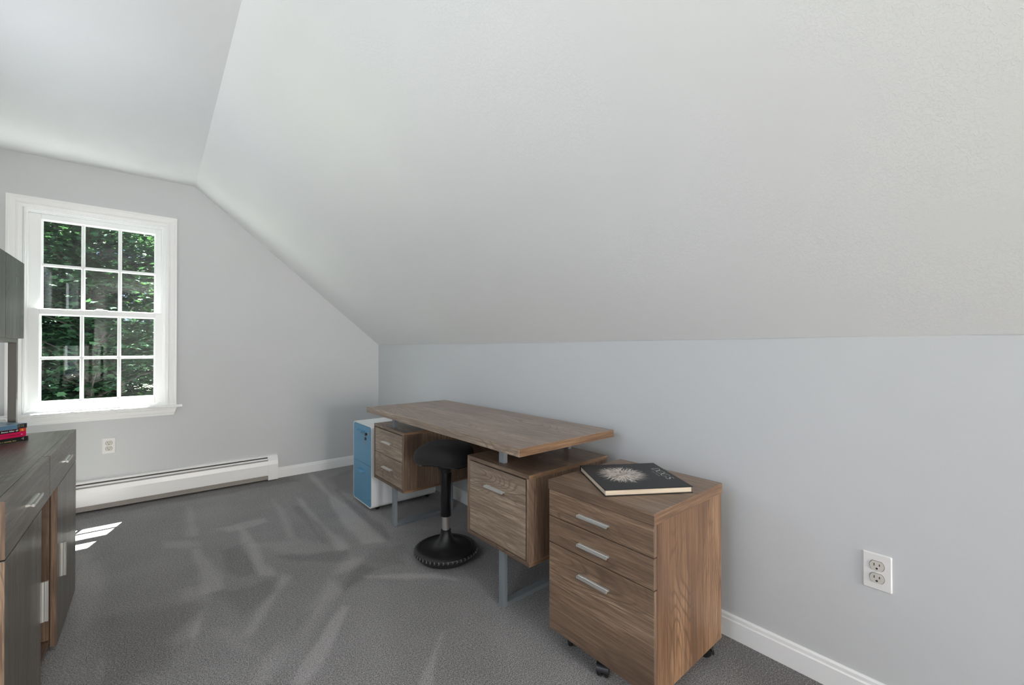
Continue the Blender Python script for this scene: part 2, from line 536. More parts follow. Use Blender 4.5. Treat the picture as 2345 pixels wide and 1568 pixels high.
# back wall with two unseen openings added behind the camera for fill light
bm = bmesh.new()
BX0, BX1, BZ0, BZ1 = .08, .98, .75, 1.75
DX0, DX1, DZ1 = 1.1, 1.66, 1.10
add_box(bm, XL - T, BX0, YB - T, YB, -.05, ZC + .06)
add_box(bm, BX0, BX1, YB - T, YB, -.05, BZ0)
add_box(bm, BX0, BX1, YB - T, YB, BZ1, ZC + .06)
add_box(bm, BX1, DX0, YB - T, YB, -.05, ZC + .06)
add_box(bm, DX0, DX1, YB - T, YB, DZ1 + .15, ZC + .06)
add_box(bm, DX1, XW + T, YB - T, YB, -.05, ZC + .06)
struct(bm_to('wall_back', bm, M_WALL), 'light grey wall behind the camera')
struct(box('ceiling', XL - T, XS, YB - T, YW + T, ZC, ZC + .1, M_CEIL), 'white flat ceiling')
bm = bmesh.new()
dx, dz = XW - XS, ZC - KZ
L = math.hypot(dx, dz); nxn, nzn = dz / L, dx / L
xe = XW + T + .05
prism(bm, [(XS, ZC), (xe, slope_z(xe)), (xe + .1 * nxn, slope_z(xe) + .1 * nzn), (XS + .1 * nxn - .02, ZC + .1 * nzn + .03)], 1, YB - T, YW + T)
struct(bm_to('ceiling_slope', bm, M_SLOPE), 'white textured sloping ceiling')
# paint bead where the slope meets the knee wall
bm = bmesh.new()
pts = [(XW - .0012 + .0006 * math.sin(y * 9.1), y, KZ + .0012 + .0030 * math.sin(y * 1.9 + .6) * .5 + .0012 * math.sin(y * 6.3)) for y in np.linspace(YB, YW - .002, 90)]
tube(bm, pts, .0022, 6)
struct(bm_to('trim_1', bm, M_WALL, smooth=True), 'thin paint bead along the top of the knee wall')

def baseboard(name, axis, face, a, b, sgn, label):
    h, t = .0905, .012
    prof = [(0, 0), (t, 0), (t, h - .022), (t - .003, h - .017), (t - .004, h - .006), (t - .008, h), (0, h)]
    bm = bmesh.new()
    prism(bm, [(face + sgn * p[0], p[1]) for p in prof], axis, a, b)
    return struct(bm_to(name, bm, M_TRIM), label)
baseboard('baseboard_right', 1, XW, YB, YW, -1, 'white baseboard along the knee wall')
bm = bmesh.new()
prism(bm, [(YW - p[0], p[1]) for p in [(0, 0), (.012, 0), (.012, .0685), (.009, .0735), (.008, .0845), (.004, .0905), (0, .0905)]], 0, .828, XW - .012)
struct(bm_to('baseboard_front', bm, M_TRIM), 'white baseboard from the heater to the corner')
baseboard('baseboard_left', 1, XL, YB, YW, 1, 'white baseboard behind the credenza')

# ------------------------------------------------------------------ window
win = struct(thing('window_1', '', ''), 'white double-hung window with twelve panes')
del win['category']
CX0, CX1, CZ1, SZ = -.742, .128, 2.155, .7115
# casing: picture-frame profile mitred, three sides
def casing():
    bm = bmesh.new()
    prof = [(0, .0), (0, .020), (.010, .0205), (.016, .017), (.040, .015), (.044, .011), (.052, .0135), (.058, .009), (.066, .006), (.066, 0)]
    rings = []
    for corner in ((CX0, SZ, 1, 0), (CX0, CZ1, 1, -1), (CX1, CZ1, -1, -1), (CX1, SZ, -1, 0)):
        cx, cz, sx, sz = corner
        rings.append([bm.verts.new((cx + sx * d, YW - t, cz + sz * d)) for d, t in prof])
    for a, b in zip(rings, rings[1:]):
        for k in range(len(prof) - 1):
            bm.faces.new((a[k], a[k + 1], b[k + 1], b[k]))
    bm.faces.new(rings[0]); bm.faces.new(rings[-1])
    return bm
bm_to('casing', casing(), M_TRIM, win)
# jamb liner with stepped stops, running back through the wall
bm = bmesh.new()
JX0, JX1, JZ1 = CX0 + .066, CX1 - .066, CZ1 - .066
def frame_ring(bm, x0, x1, z0, z1, w, ya, yb):
    for a in ((x0, x0 + w, z0, z1), (x1 - w, x1, z0, z1)): add_box(bm, a[0], a[1], ya, yb, a[2], a[3])
    add_box(bm, x0 + w, x1 - w, ya, yb, z1 - w, z1)
frame_ring(bm, JX0 - .010, JX1 + .010, SZ, JZ1 + .010, .014, YW - .003, YW + T + .02)
frame_ring(bm, JX0 + .004, JX1 - .004, SZ, JZ1 - .004, .012, YW + .012, YW + .028)
frame_ring(bm, JX0 + .004, JX1 - .004, SZ, JZ1 - .004, .020, YW + .028, YW + .040)
frame_ring(bm, JX0 + .004, JX1 - .004, SZ, JZ1 - .004, .020, YW + .112, YW + T + .02)
add_box(bm, JX0 + .004, JX0 + .016, YW + .04, YW + .112, SZ, JZ1 - .004)
add_box(bm, JX1 - .016, JX1 - .004, YW + .04, YW + .112, SZ, JZ1 - .004)
bm_to('jamb', bm, M_VINYL, win)
bm = bmesh.new()
prism(bm, [(YW + T + .05, .68), (YW + T + .05, .706), (YW + .09, .722), (YW + .036, .726), (YW + .036, .69)], 0, JX0 - .01, JX1 + .01)
bm_to('sill', bm, M_VINYL, win)

def sash(name, x0, x1, z0, z1, gx0, gx1, gz0, gz1, zm, yf, yb, label):
    """frame, glazing bead, muntins and six panes; yf front, yb back"""
    bm = bmesh.new()
    yg = (yf + yb) / 2 + .004
    add_box(bm, x0, gx0 - .008, yf, yb, z0, z1, .002)
    add_box(bm, gx1 + .008, x1, yf, yb, z0, z1, .002)
    add_box(bm, gx0 - .008, gx1 + .008, yf, yb, z0, gz0 - .008, .002)
    add_box(bm, gx0 - .008, gx1 + .008, yf, yb, gz1 + .008, z1, .002)
    s = bm_to(name, bm, M_VINYL, win, label=label)
    bm = bmesh.new()
    # sloping glazing bead round the glass
    o = [(gx0 - .009, gz0 - .009), (gx1 + .009, gz0 - .009), (gx1 + .009, gz1 + .009), (gx0 - .009, gz1 + .009)]
    i = [(gx0, gz0), (gx1, gz0), (gx1, gz1), (gx0, gz1)]
    vo = [bm.verts.new((p[0], yf + .003, p[1])) for p in o]
    vi = [bm.verts.new((p[0], yg - .004, p[1])) for p in i]
    vb = [bm.verts.new((p[0], yg + .004, p[1])) for p in i]
    vc = [bm.verts.new((p[0], yb - .003, p[1])) for p in o]
    for k in range(4):
        l = (k + 1) % 4
        bm.faces.new((vo[k], vo[l], vi[l], vi[k])); bm.faces.new((vi[k], vi[l], vb[l], vb[k])); bm.faces.new((vb[k], vb[l], vc[l], vc[k]))
    bm_to('glazing_bead', bm, M_VINYL, s)
    w = (gx1 - gx0) / 3
    hw = .0105
    def mun(axis, c, a, b):
        bm = bmesh.new()
        pr = [(-hw, -.003), (-hw * .42, -.011), (hw * .42, -.011), (hw, -.003), (hw, .004), (hw * .4, .012), (-hw * .4, .012), (-hw, .004)]
        if axis == 2: prism(bm, [(c + p[0], yg + p[1]) for p in pr], 2, a, b)
        else: prism(bm, [(yg + p[1] * .96, c + p[0]) for p in pr], 0, a, b)
        bm_to('muntin', bm, M_VINYL, s)
    for k in (1, 2): mun(2, gx0 + k * w, gz0 - .006, gz1 + .006)
    mun(0, zm, gx0 - .006, gx1 + .006)
    for k in range(3):
        for (a, b) in ((gz0, zm), (zm, gz1)):
            box('pane', gx0 + k * w + .002, gx0 + (k + 1) * w - .002, yg - .0015, yg + .0015, a + .002, b - .002, M_GLASS, s)
    return s
lo = sash('lower_sash', JX0 + .017, JX1 - .017, .728, 1.4175, -.593, -.009, .787, 1.372, 1.080, YW + .041, YW + .073, 'lower window sash with six panes')
up = sash('upper_sash', JX0 + .017, JX1 - .017, 1.380, JZ1 - .017, -.591, -.008, 1.4235, 2.026, 1.722, YW + .078, YW + .110, 'upper window sash with six panes')
bm = bmesh.new()
add_box(bm, -.335, -.262, YW + .043, YW + .072, 1.4175, 1.4245, .002)
add_box(bm, -.325, -.29, YW + .047, YW + .068, 1.4245, 1.431, .002)
bm_to('sash_lock', bm, M_VINYL, win, label='small white sash lock')
bm = bmesh.new()
prism(bm, [(YW + .035, .692), (YW + .035, .7113), (YW, .7113), (YW, .692)], 0, JX0 - .006, JX1 + .006)
prism(bm, [(YW, .692), (YW, .7115), (YW - .040, .7115), (YW - .045, .709), (YW - .047, .702), (YW - .045, .695), (YW - .040, .692)], 0, -.768, .163)
bm_to('window_stool', bm, M_TRIM, win)
bm = bmesh.new()
ap = [(0, .634), (.010, .634), (.012, .648), (.016, .655), (.017, .676), (.022, .684), (.022, .692), (0, .692)]
prof = [(YW - a, b) for a, b in ap]
lo_v = [bm.verts.new((-.738 + (.692 - b) * .38, y, b)) for (y, b) in prof]
hi_v = [bm.verts.new((.130 - (.692 - b) * .30, y, b)) for (y, b) in prof]
bm.faces.new(lo_v); bm.faces.new(hi_v)
for k in range(len(prof)):
    l = (k + 1) % len(prof)
    bm.faces.new((lo_v[k], hi_v[k], hi_v[l], lo_v[l]))
bm_to('apron', bm, M_TRIM, win)

# frame of the added opening behind the camera, round the fill light
wb = struct(thing('window_2', '', ''), 'white-framed opening added behind the camera for fill light')
del wb['category']
bm = bmesh.new()
frame_ring(bm, BX0 - .06, BX1 + .06, BZ0 - .06, BZ1 + .06, .065, YB - .001, YB + .02)
add_box(bm, BX0 - .09, BX1 + .09, YB - .001, YB + .045, BZ0 - .03, BZ0)
add_box(bm, BX0, BX1, YB - .10, YB - .06, (BZ0 + BZ1) / 2 - .02, (BZ0 + BZ1) / 2 + .02)
for k in (1, 2): add_box(bm, BX0 + (BX1 - BX0) * k / 3 - .01, BX0 + (BX1 - BX0) * k / 3 + .01, YB - .09, YB - .07, BZ0, BZ1)
bm_to('window_frame', bm, M_TRIM, wb)

# framed opening added in the left wall for fill light, unseen beside the camera
ws_ = struct(thing('window_3', '', ''), 'white-framed opening added in the left wall for fill light')
del ws_['category']
bm = bmesh.new()
add_box(bm, XL - .001, XL + .018, SY0 - .065, SY0, SZ0 - .06, SZ1 + .065); add_box(bm, XL - .001, XL + .018, SY1, SY1 + .065, SZ0 - .06, SZ1 + .065)
add_box(bm, XL - .001, XL + .018, SY0, SY1, SZ1, SZ1 + .065); add_box(bm, XL - .001, XL + .04, SY0 - .09, SY1 + .09, SZ0 - .03, SZ0)
add_box(bm, XL - .06, XL - .035, SY0, SY1, 1.43, 1.47)
bm_to('window_frame', bm, M_TRIM, ws_)
for k_, (a_, b_, c_, d_) in enumerate(((2.03, 2.97, 1.56, 1.96), (-3.68, -2.92, .90, 1.80))):  # the first opening is added for fill light, out of view
    wz_ = struct(thing('window_%d' % (4 + k_), '', ''), ('small high opening added above the hutch for fill light', 'window in the left wall far behind the camera')[k_])
    del wz_['category']
    bm = bmesh.new()
    for q_ in ((a_ - .05, a_, c_ - .05, d_ + .05), (b_, b_ + .05, c_ - .05, d_ + .05), (a_, b_, d_, d_ + .05), (a_, b_, c_ - .05, c_)):
        add_box(bm, XL - .001, XL + .016, *q_)
    bm_to('window_frame', bm, M_TRIM, wz_)

# ------------------------------------------------------------------ baseboard heater
ht = thing('baseboard_heater', 'long white baseboard heater under the window', 'heater', (.2, YW, 0))
HX0, HX1, HE = XL + .02, .826, .750
def hp(name, pts, a, b, mat, label=None):
    bm = bmesh.new()
    prism(bm, [(YW - p[0], p[1]) for p in pts], 0, a, b)
    o = bm_to(name, bm, mat, None, label=label)
    o.parent = ht
    o.matrix_parent_inverse = Matrix.Translation((-.2, -YW, 0))
    return o
hp('back_panel', [(0, .02), (.004, .02), (.004, .205), (.030, .208), (.036, .203), (.038, .205), (.031, .215), (0, .2165)], HX0, HE, M_HEAT)
hp('damper', [(.044, .188), (.056, .183), (.058, .186), (.046, .1945)], HX0, HE - .002, M_HEAT)
hp('front_panel', [(.058, .052), (.062, .050), (.064, .054), (.064, .140), (.057, .172), (.047, .176), (.046, .172), (.055, .168), (.060, .140), (.060, .056)], HX0, HE, M_HEAT)
hp('grille_shadow_liner', [(.006, .16), (.040, .16), (.040, .186), (.006, .195)], HX0, HE, M_FIN, 'dark inside of the heater')
hp('fin_tube', [(.0045, .014), (.050, .014), (.050, .150), (.0045, .150)], HX0, HE, M_FIN, 'dull metal heating element')
hp('end_cap', [(0, .008), (.064, .008), (.067, .012), (.067, .140), (.060, .176), (.038, .2125), (.030, .218), (0, .218)], HE, HX1, M_HEAT)
hp('end_cap', [(0, .008), (.064, .008), (.067, .012), (.067, .140), (.060, .176), (.038, .2125), (.030, .218), (0, .218)], HX0 - .015, HX0, M_HEAT)

# ------------------------------------------------------------------ outlets
def outlet(label, loc, rz):
    t = thing('wall_outlet', label, 'outlet', loc, rz)   # local: face looks along -y
    bm = bmesh.new()
    a = rrect(.072, .114, .004, 3); b = rrect(.066, .108, .003, 3)
    v0 = [bm.verts.new((p[0], 0, p[1])) for p in a]
    v1 = [bm.verts.new((p[0], -.002, p[1])) for p in a]
    v2 = [bm.verts.new((p[0], -.0058, p[1])) for p in b]
    for u, v in ((v0, v1), (v1, v2)):
        for k in range(len(a)):
            l = (k + 1) % len(a)
            bm.faces.new((u[k], u[l], v[l], v[k]))
    bm.faces.new(v2)
    bm_to('cover_plate', bm, M_PLATE, t)
    for dz in (-.0195, .0195):
        bm = bmesh.new()
        out = []
        for k in range(40):
            an = 2 * PI * k / 40
            x, z = .0175 * math.cos(an), .0175 * math.sin(an)
            out.append((x, max(-.0142, min(.0142, z)) + dz))
        prism(bm, out, 1, -.0085, -.004)
        r = bm_to('receptacle', bm, M_RECEP, t, label='almond receptacle')
        bm = bmesh.new()
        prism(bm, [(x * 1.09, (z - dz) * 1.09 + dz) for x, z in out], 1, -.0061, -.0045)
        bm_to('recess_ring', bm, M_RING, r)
        for (x, w, h) in ((-.0065, .0022, .008), (.0065, .0022, .0065)):
            bm = bmesh.new(); add_box(bm, x - w / 2, x + w / 2, -.0092, -.008, dz + .003 - h / 2 + .001, dz + .003 + h / 2 + .001)
            bm_to('slot', bm, M_SLOT, r)
        bm = bmesh.new()
        prism(bm, [(.0028 * math.cos(q), -.0078 + dz + .0028 * math.sin(q)) for q in np.linspace(0, 2 * PI, 12, endpoint=False)], 1, -.0092, -.008)
        bm_to('ground_hole', bm, M_SLOT, r)
    bm = bmesh.new()
    prism(bm, [(.0034 * math.cos(q), .0034 * math.sin(q)) for q in np.linspace(0, 2 * PI, 16, endpoint=False)], 1, -.0072, -.005)
    add_box(bm, -.0028, .0028, -.0075, -.0071, -.0005, .0005)
    bm_to('screw', bm, M_PLATE, t)
outlet('white duplex wall outlet on the knee wall near the wooden drawer cabinet', (XW, .285, .437), PI / 2 * -1)
outlet('white duplex wall outlet under the window above the heater', (-.252, YW, .445), 0)

# ------------------------------------------------------------------ furniture helpers
def bar_handle_mesh(length):
    """extruded pull; local x = out from the face, along y, centred"""
    bm = bmesh.new()
    pr = [(0, .0045), (.004, .0048), (.008, .0040), (.0105, .0014), (.0125, .0012), (.0135, .0042), (.0175, .0042), (.018, .0032), (.018, -.0036),
          (.0172, -.0044), (.015, -.0042), (.010, -.0006), (.004, -.0022), (0, -.0024)]
    prism(bm, pr, 1, -length / 2, length / 2)
    bmesh.ops.recalc_face_normals(bm, faces=bm.faces)
    me = bpy.data.meshes.new('handle')
    bm.to_mesh(me); bm.free()
    me.materials.append(M_ALU)
    return me
H130, H155 = bar_handle_mesh(.130), bar_handle_mesh(.155)

def handle(parent, loc, rot, me=H130):
    o = bpy.data.objects.new('handle', me)
    COL.objects.link(o)
    o.location = loc; o.rotation_euler = rot; o.parent = parent
    o['label'] = 'brushed aluminium bar handle'
    return o

# ------------------------------------------------------------------ desk
DX, DYA, DL, DD, DH, DT = 1.0646, 1.2212, 1.524, .5922, .762, .0335
PX, PD, PT = 1.1463, .5022, .6364
LX, LX2 = 1.180, 1.6214
desk = thing('desk', 'taupe wood desk with floating top on two drawer pedestals', 'desk', (0, 0, 0))
band(box('tabletop', DX, DX + DD, DYA, DYA + DL, DH - DT, DH, DY, desk, .0012), 1, WARMX)
def pedestal(y0, y1, zb, drawers, tag_):
    t = .017
    bm = bmesh.new()
    bx0, bx1 = PX, PX + PD
    # carcass: side panels, back, bottom
    add_box(bm, bx0, bx1, y0, y0 + t, zb + t, PT - t, .0008)
    add_box(bm, bx0, bx1, y1 - t, y1, zb + t, PT - t, .0008)
    add_box(bm, bx1 - t, bx1, y0 + t, y1 - t, zb + t, PT - t)
    car = bm_to('pedestal_body', bm, WZ, desk, label=tag_)
    band(box('pedestal_top', bx0, bx1, y0, y1, PT - t, PT, WY, car, .0008), 1, WARMX)
    band(box('pedestal_base', bx0, bx1, y0, y1, zb, zb + t, WY, car, .0008), 1, WARMX)
    n = drawers
    g = .0035
    z0, z1 = zb + t + .003, PT - t - .006
    h = (z1 - z0) / n
    for k in range(n):
        a, b = z0 + k * h + (g / 2 if k else 0), z0 + (k + 1) * h - (g / 2 if k < n - 1 else 0)
        ya, yb = y0 + t + .0055, y1 - t - .003
        d = band(box('drawer', bx0 + .0005, bx0 + .0175, ya, yb, a, b, DRW, desk, .0008), 1, WZ)
        zc = (b - .085) if n == 1 else (a + b) / 2 + .006
        handle(d, (bx0 + .0005, (ya + yb) / 2, zc), (0, 0, PI))
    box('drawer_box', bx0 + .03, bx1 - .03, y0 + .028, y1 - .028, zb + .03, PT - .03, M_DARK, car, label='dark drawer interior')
pedestal(1.2541, 1.6919, .2691, 1, 'right pedestal carcass with one deep drawer')
pedestal(2.3729, 2.8234, .2701, 2, 'left pedestal carcass with two drawers')
box('modesty_panel', PX + PD - .032, PX + PD - .015, 1.6925, 2.3723, .2691, DH - DT - .002, WY, desk, .0008)
for ly, ztop in ((1.4565, .2691), (2.5727, .2701)):
    w, dpt = .036, .021
    bm = bmesh.new()
    # closed tube loop: front leg, rear leg, floor rail
    add_box(bm, LX, LX + dpt, ly, ly + w, .0, ztop, .0012)
    add_box(bm, LX2 - dpt, LX2, ly, ly + w, .0, ztop, .0012)
    add_box(bm, LX + dpt, LX2 - dpt, ly, ly + w, .0, .0205, .0012)
    bm_to('leg', bm, M_LEG, desk, label='grey metal sled leg')
    for (a, b) in ((LX, LX + dpt), (LX2 - dpt, LX2)):
        box('spacer_post', a, b, ly, ly + w, PT, DH - DT, M_LEG, desk, .0012, label='grey metal spacer post')

# ------------------------------------------------------------------ mobile drawer cabinet
CXA, CYA, CD, CW, CH, CT = 1.1621, .7086, .4595, .451, .6425, .0369
cab = thing('drawer_cabinet', 'taupe wood three-drawer rolling file cabinet with a black book on it', 'cabinet', (0, 0, 0))
band(box('cabinet_top', CXA - .001, CXA + CD + .002, CYA - .001, CYA + CW + .002, CH - CT, CH, wood('cab_top_wood', 1, (1.08, 1.08, 1.08), .38, 5.0), cab, .0009), 1, WARMX)
zb = .066
bm = bmesh.new()
t = .016
add_box(bm, CXA + .019, CXA + CD, CYA + .002, CYA + .002 + t, zb, CH - CT, .0008)
add_box(bm, CXA + .019, CXA + CD, CYA + CW - .002 - t, CYA + CW - .002, zb, CH - CT, .0008)
add_box(bm, CXA + CD - t, CXA + CD - .002, CYA + .018, CYA + CW - .018, zb + .002, CH - CT)
add_box(bm, CXA + .019, CXA + CD - t, CYA + .018, CYA + CW - .018, zb + .001, zb + .017)
bm_to('carcass', bm, wood('warm_lit_cab_side_wood', 2, (1.16, 1.0, .82), .40, 2.3), cab)  # warm light on the side panels is put into their tint
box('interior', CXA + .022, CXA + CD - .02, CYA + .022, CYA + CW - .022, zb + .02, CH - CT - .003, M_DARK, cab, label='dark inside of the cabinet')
zs = [(.076, .4035), (.407, .5035), (.507, CH - CT - .0015)]
for k, (a, b) in enumerate(zs):
    d = band(box('drawer', CXA + .0005, CXA + .0165, CYA + .0015, CYA + CW - .0015, a, b, wood('drawer_wood_%d' % k, 1, (1.14, 1.13, 1.10), .40, 1.0 + 2.7 * k), cab, .0008), 1, WZ)
    zc = (.5505, .4475, .336)[2 - k]
    handle(d, (CXA + .0005, .9415, zc), (0, 0, PI))
def caster(cx, cy, rz):
    c = bpy.data.objects.new('caster', None)
    COL.objects.link(c)
    c.location = (cx, cy, 0); c.rotation_euler = (0, 0, rz); c.parent = cab
    c['label'] = 'black twin-wheel caster'
    for s in (-1, 1):
        bm = bmesh.new()
        r = .0235
        n = 28
        rr = [(0, 0), (r * .7, 0), (r - .002, .001), (r, .004), (r, .011), (r - .003, .015), (r * .5, .0165), (0, .0165)]
        rings = []
        for q, y in rr:
            if q == 0: rings.append([bm.verts.new((0, s * (.005 + y), r))])
            else: rings.append([bm.verts.new((q * math.cos(2 * PI * k / n), s * (.005 + y), r + q * math.sin(2 * PI * k / n))) for k in range(n)])
        for A, B in zip(rings, rings[1:]):
            for k in range(n):
                l = (k + 1) % n
                if len(A) == 1: bm.faces.new((A[0], B[k], B[l]))
                elif len(B) == 1: bm.faces.new((A[k], B[0], A[l]))
                else: bm.faces.new((A[k], B[k], B[l], A[l]))
        bm_to('wheel', bm, M_CAST, c, smooth=True)
    bm = bmesh.new()
    # hood over the wheels
    hood = [(.024 * math.cos(a) * 1.12, .0235 + .024 * math.sin(a) * 1.12) for a in np.linspace(-.25, PI * .95, 18)]
    inner = [(.0245 * math.cos(a) * 1.02, .0235 + .0245 * math.sin(a) * 1.02) for a in np.linspace(PI * .95, -.25, 18)]
    prism(bm, hood + inner, 1, -.021, .021)
    add_box(bm, -.011, .011, -.011, .011, .049, zb - .002 + .001)
    add_box(bm, -.019, .019, -.019, .019, zb - .004, zb)
    bm_to('fork', bm, M_CAST, c, smooth=False)
for (x, y, r) in ((1.205, .935 - .0, .5), (1.578, .752, 2.0), (1.240, 1.105, .9), (CXA + CD - .06, 1.10, 2.6)):
    caster(x, y, r)
# brake lever on the rear caster
bm = bmesh.new()
add_box(bm, -.030, -.024, -.007, .007, .006, .022, .001); add_box(bm, -.028, -.025, -.0015, .0015, .02, .040)
o = bm_to('brake_lever', bm, M_CAST, cab)
o.location = (1.578, .752, 0); o.rotation_euler = (0, 0, PI * .72)

# ------------------------------------------------------------------ large book
O0 = Vector((1.335, 1.153)); u = Vector((1.172 - 1.335, .903 - 1.153)).normalized(); v = Vector((-u.y, u.x))
BW, BH, BT = .304, .318, .0225
bk = thing('book', 'large black hardcover book titled DOGS with a shaggy white dog on its cover', 'book', (O0.x, O0.y, CH), math.atan2(u.y, u.x))
M_COVER = plain('book_cover_black', (.010, .0105, .011), .42, spec=.35)
M_PAGE = NT('book_pages')
pg = M_PAGE('ShaderNodeTexNoise', i_Vector=M_PAGE.coord('Object', scale=(1, 1, 160)), i_Scale=6.0, i_Detail=4.0).outputs[0]
M_PAGE.l(M_PAGE.ramp(pg, [(.3, (.50, .40, .29)), (.7, (.80, .70, .56))]), M_PAGE.b.inputs['Base Color'])
M_PAGE = M_PAGE.m
M_HAIR = plain('print_cream', (.68, .61, .54), .4)
M_HAIRD = plain('print_taupe', (.30, .25, .21), .4)
M_FOIL = plain('silver_title', (.70, .69, .67), .35)
box('back_board', 0, BW, 0, BH, 0, .0025, M_COVER, bk, .0006)
box('pages', .004, BW - .005, .004, BH - .004, .0026, BT - .0026, M_PAGE, bk, label='cream page block')
box('front_board', 0, BW, 0, BH, BT - .0025, BT, M_COVER, bk, .0006)
box('spine', -.002, .0015, 0, BH, .0, BT, M_COVER, bk, .0008)
zt = BT + .0003
# the shaggy dog, printed flat: strands around a muzzle
bm = bmesh.new()
bmd = bmesh.new()
R2 = random.Random(5)
def strand(b, x0, y0, ang, ln, w, z, bend=0.0):
    p = Vector((x0, y0)); d = Vector((math.cos(ang), math.sin(ang)))
    n = 5
    L_, R_ = [], []
    for k in range(n + 1):
        t_ = k / n
        a = ang + bend * t_
        d = Vector((math.cos(a), math.sin(a)))
        nrm = Vector((-d.y, d.x))
        ww = w * (1 - .85 * t_)
        L_.append(b.verts.new((p.x + nrm.x * ww, p.y + nrm.y * ww, z)))
        R_.append(b.verts.new((p.x - nrm.x * ww, p.y - nrm.y * ww, z)))
        p = p + d * ln / n
    for k in range(n): b.faces.new((L_[k], R_[k], R_[k + 1], L_[k + 1]))
cxd, cyd = .138, .125
for k in range(520):
    a = R2.uniform(0, 2 * PI)
    r0 = R2.uniform(.006, .064)
    ln = R2.uniform(.028, .046) * (1.1 if r0 > .03 else .8)
    x = cxd + r0 * math.cos(a) * 1.02; y = cyd + r0 * math.sin(a)
    (strand)(bmd if R2.random() < .22 else bm, x, y, a + R2.uniform(-.35, .35), ln, R2.uniform(.0010, .0021), zt + R2.random() * .00018, R2.uniform(-.9, .9))
bm_to('cover_print', bm, M_HAIR, bk, label='cream strands of the printed shaggy dog')
for x, y, rx, ry, ra in ((.143, .120, .013, .022, .3), (.130, .145, .007, .009, .0)):
    f = [bmd.verts.new((x + rx * math.cos(q) * math.cos(ra) - ry * math.sin(q) * math.sin(ra), y + rx * math.cos(q) * math.sin(ra) + ry * math.sin(q) * math.cos(ra), zt + .00019)) for q in np.linspace(0, 2 * PI, 24, endpoint=False)]
    bmd.faces.new(f)
bm_to('cover_print', bmd, M_HAIRD, bk, label='taupe shadows of the printed dog')
bm = bmesh.new()
for k in range(34):
    a = R2.uniform(0, 2 * PI)
    strand(bm, .138 + .016 * math.cos(a), .126 + .02 * math.sin(a), a + PI + R2.uniform(-.8, .8), R2.uniform(.012, .022), .0012, zt + .00023, R2.uniform(-.8, .8))
bm_to('cover_print', bm, M_HAIR, bk, label='cream hair over the dog face')
# title DOGS, thin high-contrast serif drawn as strokes
bm = bmesh.new()
def stroke(pts, ws, z=zt):
    L_, R_ = [], []
    m = len(pts)
    for k, p in enumerate(pts):
        a = Vector(pts[max(k - 1, 0)]); b = Vector(pts[min(k + 1, m - 1)])
        d = (b - a).normalized(); n = Vector((-d.y, d.x))
        w = ws[k] if isinstance(ws, (list, tuple)) else ws
        L_.append(bm.verts.new((p[0] + n.x * w / 2, p[1] + n.y * w / 2, z))); R_.append(bm.verts.new((p[0] - n.x * w / 2, p[1] - n.y * w / 2, z)))
    for k in range(m - 1): bm.faces.new((L_[k], R_[k], R_[k + 1], L_[k + 1]))
def arc(cx, cy, rx, ry, a0, a1, n=20): return [(cx + rx * math.cos(a0 + (a1 - a0) * k / n), cy + ry * math.sin(a0 + (a1 - a0) * k / n)) for k in range(n + 1)]
def wts(n, th, tk, f): return [th + (tk - th) * f(k / n) for k in range(n + 1)]
ty, hh, tk, th = .270, .030, .0032, .0011
x = .077
stroke([(x + .004, ty), (x + .004, ty + hh)], tk)
stroke([(x, ty + .0006), (x + .009, ty + .0006)], th); stroke([(x, ty + hh - .0006), (x + .009, ty + hh - .0006)], th)
stroke(arc(x + .009, ty + hh / 2, .021, hh / 2 - .0006, -PI / 2, PI / 2), wts(20, th, tk, lambda t: math.sin(PI * t) ** 1.5))
x = .128
stroke(arc(x, ty + hh / 2, .0165, hh / 2, 0, 2 * PI, 36), wts(36, th, tk, lambda t: abs(math.cos(2 * PI * t)) ** 1.5))
x = .168
stroke(arc(x, ty + hh / 2, .0165, hh / 2, .7, 2 * PI - .75, 30), wts(30, th, tk, lambda t: math.sin(PI * t) ** 2))
stroke([(x + .0125, ty + .004), (x + .0125, ty + .0125)], tk * .85); stroke([(x + .006, ty + .0128), (x + .018, ty + .0128)], th)
x = .203
sp = arc(x, ty + hh * .745, .0085, hh * .245, .5, PI, 8) + arc(x, ty + hh * .745, .0085, hh * .245, PI, 1.5 * PI, 6)[1:] + arc(x, ty + hh * .26, .0095, hh * .25, PI / 2, -PI * .5, 10)[1:] + arc(x, ty + hh * .26, .0095, hh * .25, -PI * .5, -PI * .92, 6)[1:]
stroke(sp, wts(len(sp) - 1, th, tk * 1.1, lambda t: math.sin(PI * t) ** 1.6))
tt = bm_to('title', bm, M_FOIL, bk, label='silver letters DOGS')
bm = bmesh.new()
for k in range(9):
    if k == 3: continue
    xx = .112 + k * .0075
    ww = .0042
    stroke([(xx, .2555), (xx, .2605)], .0007); stroke([(xx, .2580 + .0022 * (k % 2)), (xx + ww, .2580 + .0022 * (k % 2))], .0007)
    if k % 3: stroke([(xx + ww, .2555), (xx + ww, .2605)], .0006)
bm_to('subtitle', bm, M_FOIL, bk, label='small silver line under the title')

